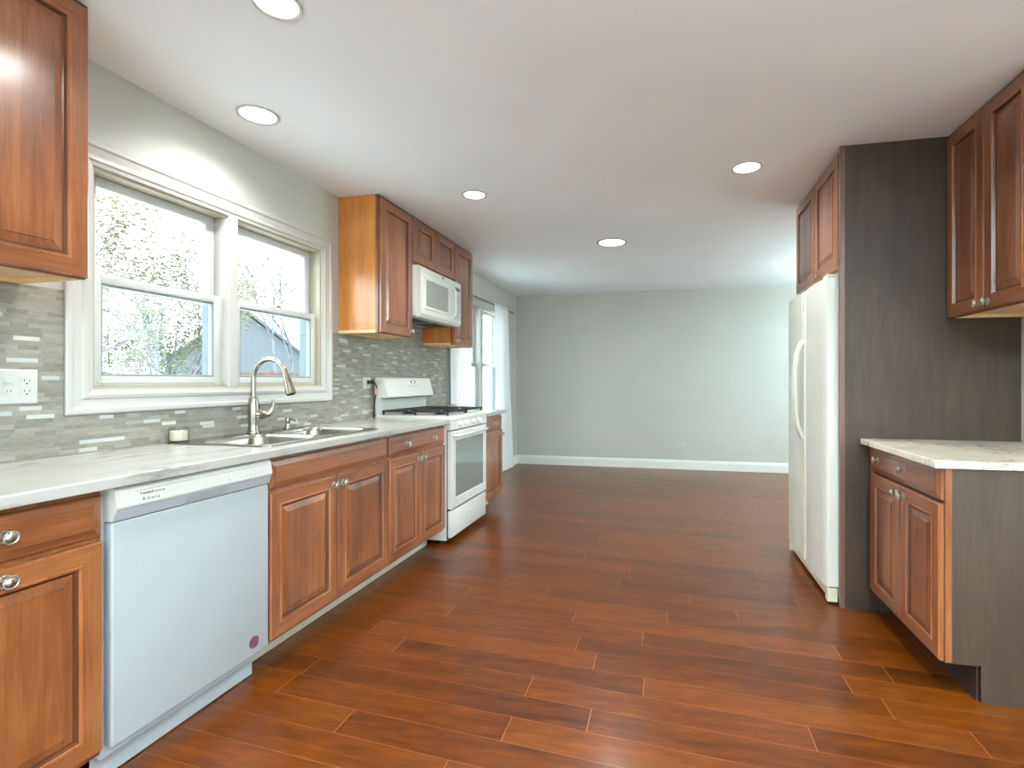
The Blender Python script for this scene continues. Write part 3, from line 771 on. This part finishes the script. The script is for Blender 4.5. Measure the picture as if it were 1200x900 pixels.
for f, xx in ((f1, .430), (f2, .482)):
    o = obj('edge_strip', B(xx-.020, xx+.020, -.0785, -.067, .096, 1.750, .004), fridge_w, f, 40)
    o2 = obj('lower_edge_strip', B(xx-.012, xx+.012, -.0800, -.078, .098, .80, .0008), cream, f); o2['label'] = 'yellowed lower edge strip'
    bm = NB(); hz = [(-.076, .84), (-.092, .87), (-.112, .93), (-.122, 1.0), (-.124, 1.14), (-.122, 1.28), (-.112, 1.36), (-.092, 1.42), (-.076, 1.45)]
    tube(bm, [(xx, y, z) for y, z in hz], [.012, .013, .0125, .012, .012, .012, .0125, .013, .012], 12); obj('door_handle', bm, fridge_w, f, 50)
bm = NB(); box(bm, .02, .09, -.06, .03, 1.7525, 1.768, .004); obj('hinge_cover', bm, cream, fg, 40)
bm = NB(); box(bm, FW-.09, FW-.004, -.06, .03, 1.7525, 1.772, .004); obj('hinge_cover', bm, cream, fg, 40)
for a in (.006, FW-.05):
    obj('foot_cover', B(a, a+.044, -.060, -.008, .012, .088, .004), cream, fg)
    bm = NB(); lathe(bm, [(0, 0), (.014, 0), (.014, .03), (0, .03)], Matrix.Translation((a+.02, .05, 0)), 12); obj('roller_foot', bm, rubber, fg)
    bm = NB(); lathe(bm, [(0, 0), (.014, 0), (.014, .03), (0, .03)], Matrix.Translation((a+.02, .70, 0)), 12); obj('roller_foot', bm, rubber, fg)

# ------------------------------------------------------------------ OUTLETS
def duplex(bm_face, cx, cz):
    pass
def outlet_plate(label, loc, rz, w, h, devices, group=None, name='wall_outlet', cat='outlet', rot_dev=False):
    t = thing(name, label, cat, loc, rz, group)
    bm = NB(); p = [(0, 0, 0), (0, .003, 0), (.003, .0055, 0), (.006, .006, 0)]; nested(bm, -w/2, w/2, -h/2, h/2, p); obj('cover_plate', bm, plate_w, t)
    for kind, cx in devices:
        if kind in ('duplex', 'wide'):
            W_, H_ = (.034, .068) if kind == 'duplex' else (.068, .034)
            bm = NB(); box(bm, cx-W_/2, cx+W_/2, -.0078, -.0058, -H_/2, H_/2, .0008)
            d = obj('receptacle', bm, plate_w, t)
            bm = NB()
            for s in (-1, 1):
                if kind == 'duplex':
                    z = s*.018
                    box(bm, cx-.0085, cx-.0065, -.0082, -.0076, z-.001, z+.008); box(bm, cx+.0065, cx+.0085, -.0082, -.0076, z-.001, z+.007)
                    box(bm, cx-.0025, cx+.0025, -.0082, -.0076, z-.010, z-.005)
                else:
                    x_ = cx+s*.018
                    box(bm, x_-.001, x_+.008, -.0082, -.0076, .0065, .0085); box(bm, x_-.001, x_+.007, -.0082, -.0076, -.0085, -.0065); box(bm, x_-.010, x_-.005, -.0082, -.0076, -.0025, .0025)
            obj('slots', bm, slot, d)
        if kind == 'combo':
            bm = NB(); box(bm, cx-.016, cx+.016, -.0078, -.0058, -.033, .033, .0008); d = obj('combination_device', bm, plate_w, t)
            bm = NB(); box(bm, cx-.012, cx+.006, -.013, -.0075, .011, .022, .002); obj('toggle', bm, plate_w, d)
            bm = NB(); lathe(bm, [(0, 0), (.013, 0), (.013, .002), (.0125, .003), (0, .003)], Matrix.Translation((cx, -.0078, -.014)) @ Matrix.Rotation(PI/2, 4, 'X'), 24); obj('round_receptacle', bm, plate_w, d, 40)
            bm = NB(); box(bm, cx-.006, cx-.0045, -.0115, -.0106, -.018, -.010); box(bm, cx+.0045, cx+.006, -.0115, -.0106, -.018, -.010); obj('slots', bm, slot, d)
    return t
outlet_plate('two-gang white outlet and switch plate left of the sink window', (XT, 1.314, 1.178), RL, .119, .118, [('combo', -.026), ('duplex', .026)])
outlet_plate('white outlet with a black plug in it, left of the range', (XT, 3.392, 1.185), RL, .095, .085, [('duplex', -.0)])
outlet_plate('small white outlet low on the far grey wall', (.146, YB, .315), 0, .125, .072, [('wide', 0)])
# plug and cord
pc = thing('range_power_cord', 'black plug and cord hanging from the outlet beside the range', 'cord', (XT+.0085, 3.40, 1.19))
bm = NB(); box(bm, 0, .034, -.014, .014, -.013, .013, .004); obj('plug', bm, rubber, pc, 40)
bm = NB(); tube(bm, [(.030, .004, 0), (.038, .022, -.004), (.040, .046, -.03), (.034, .054, -.08), (.022, .052, -.13), (.018, .050, -.20), (.016, .050, -.2665)], .0055, 10); obj('cable', bm, rubber, pc, 50)
bm = NB(); box(bm, .040, .0425, .034, .060, -.092, -.040, .001); o = obj('paper_tag', bm, tag_red, pc); o['label'] = 'small reddish paper tag'

# small cream box on the sill, seen over the cooktop
bx_ = thing('sill_box', 'tiny cream box on the far counter beside the left curtain', 'box', (-2.09, 4.720, ct+.0005))
bm = NB(); box(bm, -.03, .03, -.03, .03, 0, .040, .003); obj('base', bm, cream, bx_)
bm = NB(); box(bm, -.032, .032, -.032, .032, .0405, .050, .003); obj('lid', bm, jamb_c, bx_)

# ------------------------------------------------------------------ CURTAINS
rod = thing('curtain_rod', 'thin grey curtain rod above the far room window', 'curtain rod', (XW, 0, 2.16))
bm = NB(); tube(bm, [(.036, 4.80, 0), (.036, 6.92, 0)], .0065, 10); obj('rod', bm, nickel, rod, 50)
for yy in (4.803, 5.77, 6.90):
    bm = NB(); box(bm, .0215 if yy == 5.77 else 0.001, .036, yy-.003, yy+.003, -.004, .004, .001); obj('bracket', bm, nickel, rod)
for yy in (4.795, 6.925):
    bm = NB(); bmesh.ops.create_uvsphere(bm, u_segments=14, v_segments=10, radius=.014, matrix=Matrix.Translation((.036, yy, 0))); obj('finial', bm, nickel, rod, 60)
def curtain(label, yt0, yt1, yb0, yb1, folds, seed, ztop=2.18, zbot=.018):
    rnd = random.Random(seed); bm = NB(); n, m = folds*10, 26; G = []
    ph = [rnd.uniform(-.5, .5) for _ in range(folds+2)]; am = [rnd.uniform(.65, 1.25) for _ in range(folds+2)]
    for j in range(m+1):
        v = j/m; z = ztop+(zbot-ztop)*v; row = []
        for i in range(n+1):
            u = i/n; k = u*folds; a = am[int(k)]*(1-(k % 1))+am[int(k)+1]*(k % 1)
            e = v**1.5
            y = (yt0+(yt1-yt0)*u)*(1-e)+(yb0+(yb1-yb0)*u)*e
            amp = (.007+.012*v)*a
            x = XW+.040+amp*math.sin(2*PI*k+ph[int(k)]*.0+.5*math.sin(v*2.2+k*.6))+.006*math.sin(u*7+v*2)*v+.016*v
            if abs(z-2.16) < .03: x = XW+.040+(x-XW-.040)*.8
            row.append(bm.verts.new((x, y+.006*math.sin(2*PI*k*.5+v*3), z+(.006*math.sin(k*3.1) if j == m else 0))))
        G.append(row)
    for j in range(m):
        for i in range(n): bm.faces.new((G[j][i], G[j][i+1], G[j+1][i+1], G[j+1][i]))
    o = obj('curtain', bm, sheer_m, None, 80)
    tag(o, label, 'curtain', 'sheer curtains at the far window'); return o
curtain('sheer white curtain left of the far window, behind the range', 4.779, 5.34, 4.779, 5.40, 9, 3)
curtain('sheer white curtain right of the far window, near the corner', 6.14, 6.70, 6.10, 6.86, 9, 5)

# ------------------------------------------------------------------ CEILING LAMPS
def downlight(label, x, y, r, m, watt, col):
    t = thing('recessed_ceiling_light', label, 'ceiling light', (x, y, ZC), 0, 'recessed ceiling lights')
    bm = NB(); lathe(bm, [(r*.80, -.001), (r*.84, -.006), (r*.97, -.008), (r, -.004), (r, 0)], Matrix(), 40); obj('trim_ring', bm, trim_w, t, 40)
    bm = NB(); lathe(bm, [(0, -.0055), (r*.5, -.0052), (r*.82, -.003)], Matrix(), 40); obj('diffuser', bm, m, t, 60)
    l = bpy.data.lights.new('beam', 'SPOT'); l.energy = watt; l.color = col; l.spot_size = math.radians(150); l.spot_blend = .9; l.shadow_soft_size = r*.7
    o = bpy.data.objects.new('beam', l); C.objects.link(o); o.parent = t; o.location = (0, 0, -.012)
downlight('recessed ceiling light at the top edge of the photo, nearest the viewer', -1.262, 1.452, .078, lamp_e, SPOT_W, WARM)
downlight('recessed ceiling light closest to the wall above the sink window', -1.874, 2.040, .092, lamp_e, SPOT_W, WARM)
downlight('recessed ceiling light in front of the amber-sided wall cabinet', -1.271, 3.226, .082, lamp_e, SPOT_W, WARM)
downlight('recessed ceiling light on the right, near the refrigerator cabinet', .435, 3.159, .087, lamp_e, SPOT_W, WARM)
downlight('largest ceiling light, farthest off in the middle of the ceiling', -.508, 4.602, .135, lamp_c, SPOT_W*1.1, (.95, 1.0, .95))
for k, (x, y) in enumerate(((.435, 1.30), (-1.262, -.45), (.435, -.45))):  # unseen lamps added to give the room more light
    downlight(('unseen ceiling light added over the small right counter', 'unseen ceiling light added behind the viewer on the left', 'unseen ceiling light added behind the viewer on the right')[k], x, y, .082, lamp_e, SPOT_W*(1.9, 1.1, 1.2)[k], WARM)

def added_uplight(label, x, y, watt):  # unseen uplight on a stand, added only to lift the ceiling brightness
    t = thing('added_uplight_lamp', label, 'added uplight', (x, y, 0), 0)
    bm = NB(); lathe(bm, [(0, 0), (.14, 0), (.142, .012), (.05, .03), (.012, .04), (.012, 1.62), (0, 1.62)], Matrix(), 28); obj('stand', bm, nickel, t, 40)
    bm = NB(); lathe(bm, [(.012, 1.60), (.06, 1.62), (.13, 1.68), (.165, 1.76), (.160, 1.76), (.125, 1.69), (.055, 1.632), (0, 1.625)], Matrix(), 32); obj('bowl_shade', bm, trim_w, t, 60)
    bm = NB(); bmesh.ops.create_uvsphere(bm, u_segments=16, v_segments=10, radius=.035, matrix=Matrix.Translation((0, 0, 1.68))); obj('bulb', bm, lamp_c, t, 60)
    l = bpy.data.lights.new('uplight', 'SPOT'); l.energy = watt; l.color = (.80, .97, 1.0); l.spot_size = math.radians(165); l.spot_blend = .7; l.shadow_soft_size = .10
    o = bpy.data.objects.new('uplight', l); C.objects.link(o); o.parent = t; o.location = (0, 0, 1.78); o.rotation_euler = (PI, 0, 0)
added_uplight('unseen uplight added behind the viewer to brighten the ceiling', 1.0, -.8, UP_W)
added_uplight('unseen uplight added in the far room, hidden behind the refrigerator', 2.95, 5.6, UP_W*.6)
# ------------------------------------------------------------------ OUTSIDE
GZ = -.6
struct(obj('ground', B(-90, 60, -60, 90, GZ-.2, GZ), bounce_ground))
def tree(label, x, y, H, spread, stems, depth, leaves, leafmat, seed, lean=(0, 0), leafz=0, r0=.09, lsize=.06, group=None):
    rnd = random.Random(seed)
    t = thing('tree', label, 'tree', (x, y, GZ)); bm = NB(); tips = []
    def grow(p, d, L, r, lev):
        n = 4; pts = [p]; q = p.copy(); dd = d.copy()
        for i in range(n):
            dd = (dd+Vector((rnd.gauss(0, .13), rnd.gauss(0, .13), rnd.gauss(.03, .08)))).normalized()
            q = q+dd*(L/n); pts.append(q.copy())
        tube(bm, pts, [r*(1-.5*i/n) for i in range(n+1)], 5 if lev < 2 else 3, cap=False)
        if lev <= 1: tips.extend(pts[1:])
        if lev == 0: return
        for k in range(rnd.choice((3, 4, 4))):
            a = pts[rnd.choice((2, 3, 4, 4))]
            nd = (dd+Vector((rnd.uniform(-1, 1), rnd.uniform(-1, 1), rnd.uniform(-.35, .75)))*.8).normalized()
            grow(a, nd, L*rnd.uniform(.55, .78), r*.5, lev-1)
    for s in range(stems):
        a = 2*PI*s/stems+rnd.uniform(-.3, .3); k = rnd.uniform(.25, .5)*spread
        d = Vector((math.cos(a)*k+lean[0], math.sin(a)*k+lean[1], 1)).normalized()
        grow(Vector((math.cos(a)*.12, math.sin(a)*.12, 0)), d, H*rnd.uniform(.38, .48), r0*rnd.uniform(.7, 1.1), depth)
    obj('branches', bm, bark, t)
    if leaves:
        bm = NB()
        tips = [q for q in tips if q.z > leafz]
        for k in range(leaves):
            q = rnd.choice(tips)+Vector((rnd.gauss(0, .2), rnd.gauss(0, .2), rnd.gauss(-.02, .2)))
            R = Matrix.Rotation(rnd.uniform(0, 6.28), 3, 'Z') @ Matrix.Rotation(rnd.uniform(-1.2, 1.2), 3, 'X')
            s = lsize*rnd.uniform(.6, 1.3)
            vs = [bm.verts.new(q+R @ Vector(v)) for v in ((-s, 0, 0), (0, -s*.5, s*.1), (s, 0, 0), (0, s*.5, s*.1))]
            bm.faces.new(vs)
        o = obj('foliage', bm, leafmat, t); o['kind'] = 'stuff'
    return t
tree('many-stemmed tree with thin yellow-green leaves, outside the left sash', -13.2, 11.6, 5.0, .9, 9, 3, 13000, leaf_y, 11, lean=(-.02, -.06), leafz=1.4, r0=.07, lsize=.050)
tree('bare grey tree outside the right sash of the sink window', -16.0, 19.2, 8.0, .8, 3, 4, 0, leaf_y, 23, r0=.12)
tree('tawny-leaved tree at the upper left of the sink window, nearest the house', -8.4, 4.1, 6.6, .5, 4, 4, 30000, leaf_t, 5, lean=(.0, .24), leafz=3.1, r0=.055, lsize=.034)

def house(label, cx, cy, rz, W, D, eave, ridge):
    t = thing('house', label, 'house', (cx, cy, GZ), rz)
    bm = NB(); box(bm, -W/2, W/2, -D/2, D/2, 0, eave); prism(bm, [(-W/2, eave), (W/2, eave), (0, ridge-.12)], 'y', -D/2, D/2); obj('walls', bm, exterior, t)
    bm = NB(); s = W/2+.35; k = (ridge-eave)/(W/2)
    prism(bm, [(-s, eave-.35*k), (0, ridge), (s, eave-.35*k), (s, eave-.35*k+.16), (0, ridge+.18), (-s, eave-.35*k+.16)], 'y', -D/2-.3, D/2+.3); obj('roof', bm, roof_m, t)
    for xx in (-W*.25, W*.25):
        f = obj('house_window', B(xx-.45, xx+.45, -D/2-.04, -D/2, 1.0, 2.1, .01), trim_w, t)
        obj('pane', B(xx-.38, xx+.38, -D/2-.05, -D/2-.041, 1.07, 2.03), dark_glass, f)
    return t
house('grey-roofed house far outside the right sash of the sink window', -25.0, 26.2, .75, 6.5, 8, 2.9, 5.6)
house('pale low house far outside the left sash of the sink window', -36, 22, 1.0, 9, 8, 1.9, 2.9)
fn = thing('board_fence', 'red-brown board fence outside beyond the sink window', 'fence', (-15.4, 14.6, GZ), PI/4+.15)
bm = NB()
for i in range(34): box(bm, i*.15-.6, i*.15-.6+.135, 0, .02, 0, 2.12)
obj('boards', bm, brownf, fn)
for i in range(3): obj('post', B(i*2.4-.5, i*2.4-.4, .021, .12, 0, 2.2), brownf, fn)
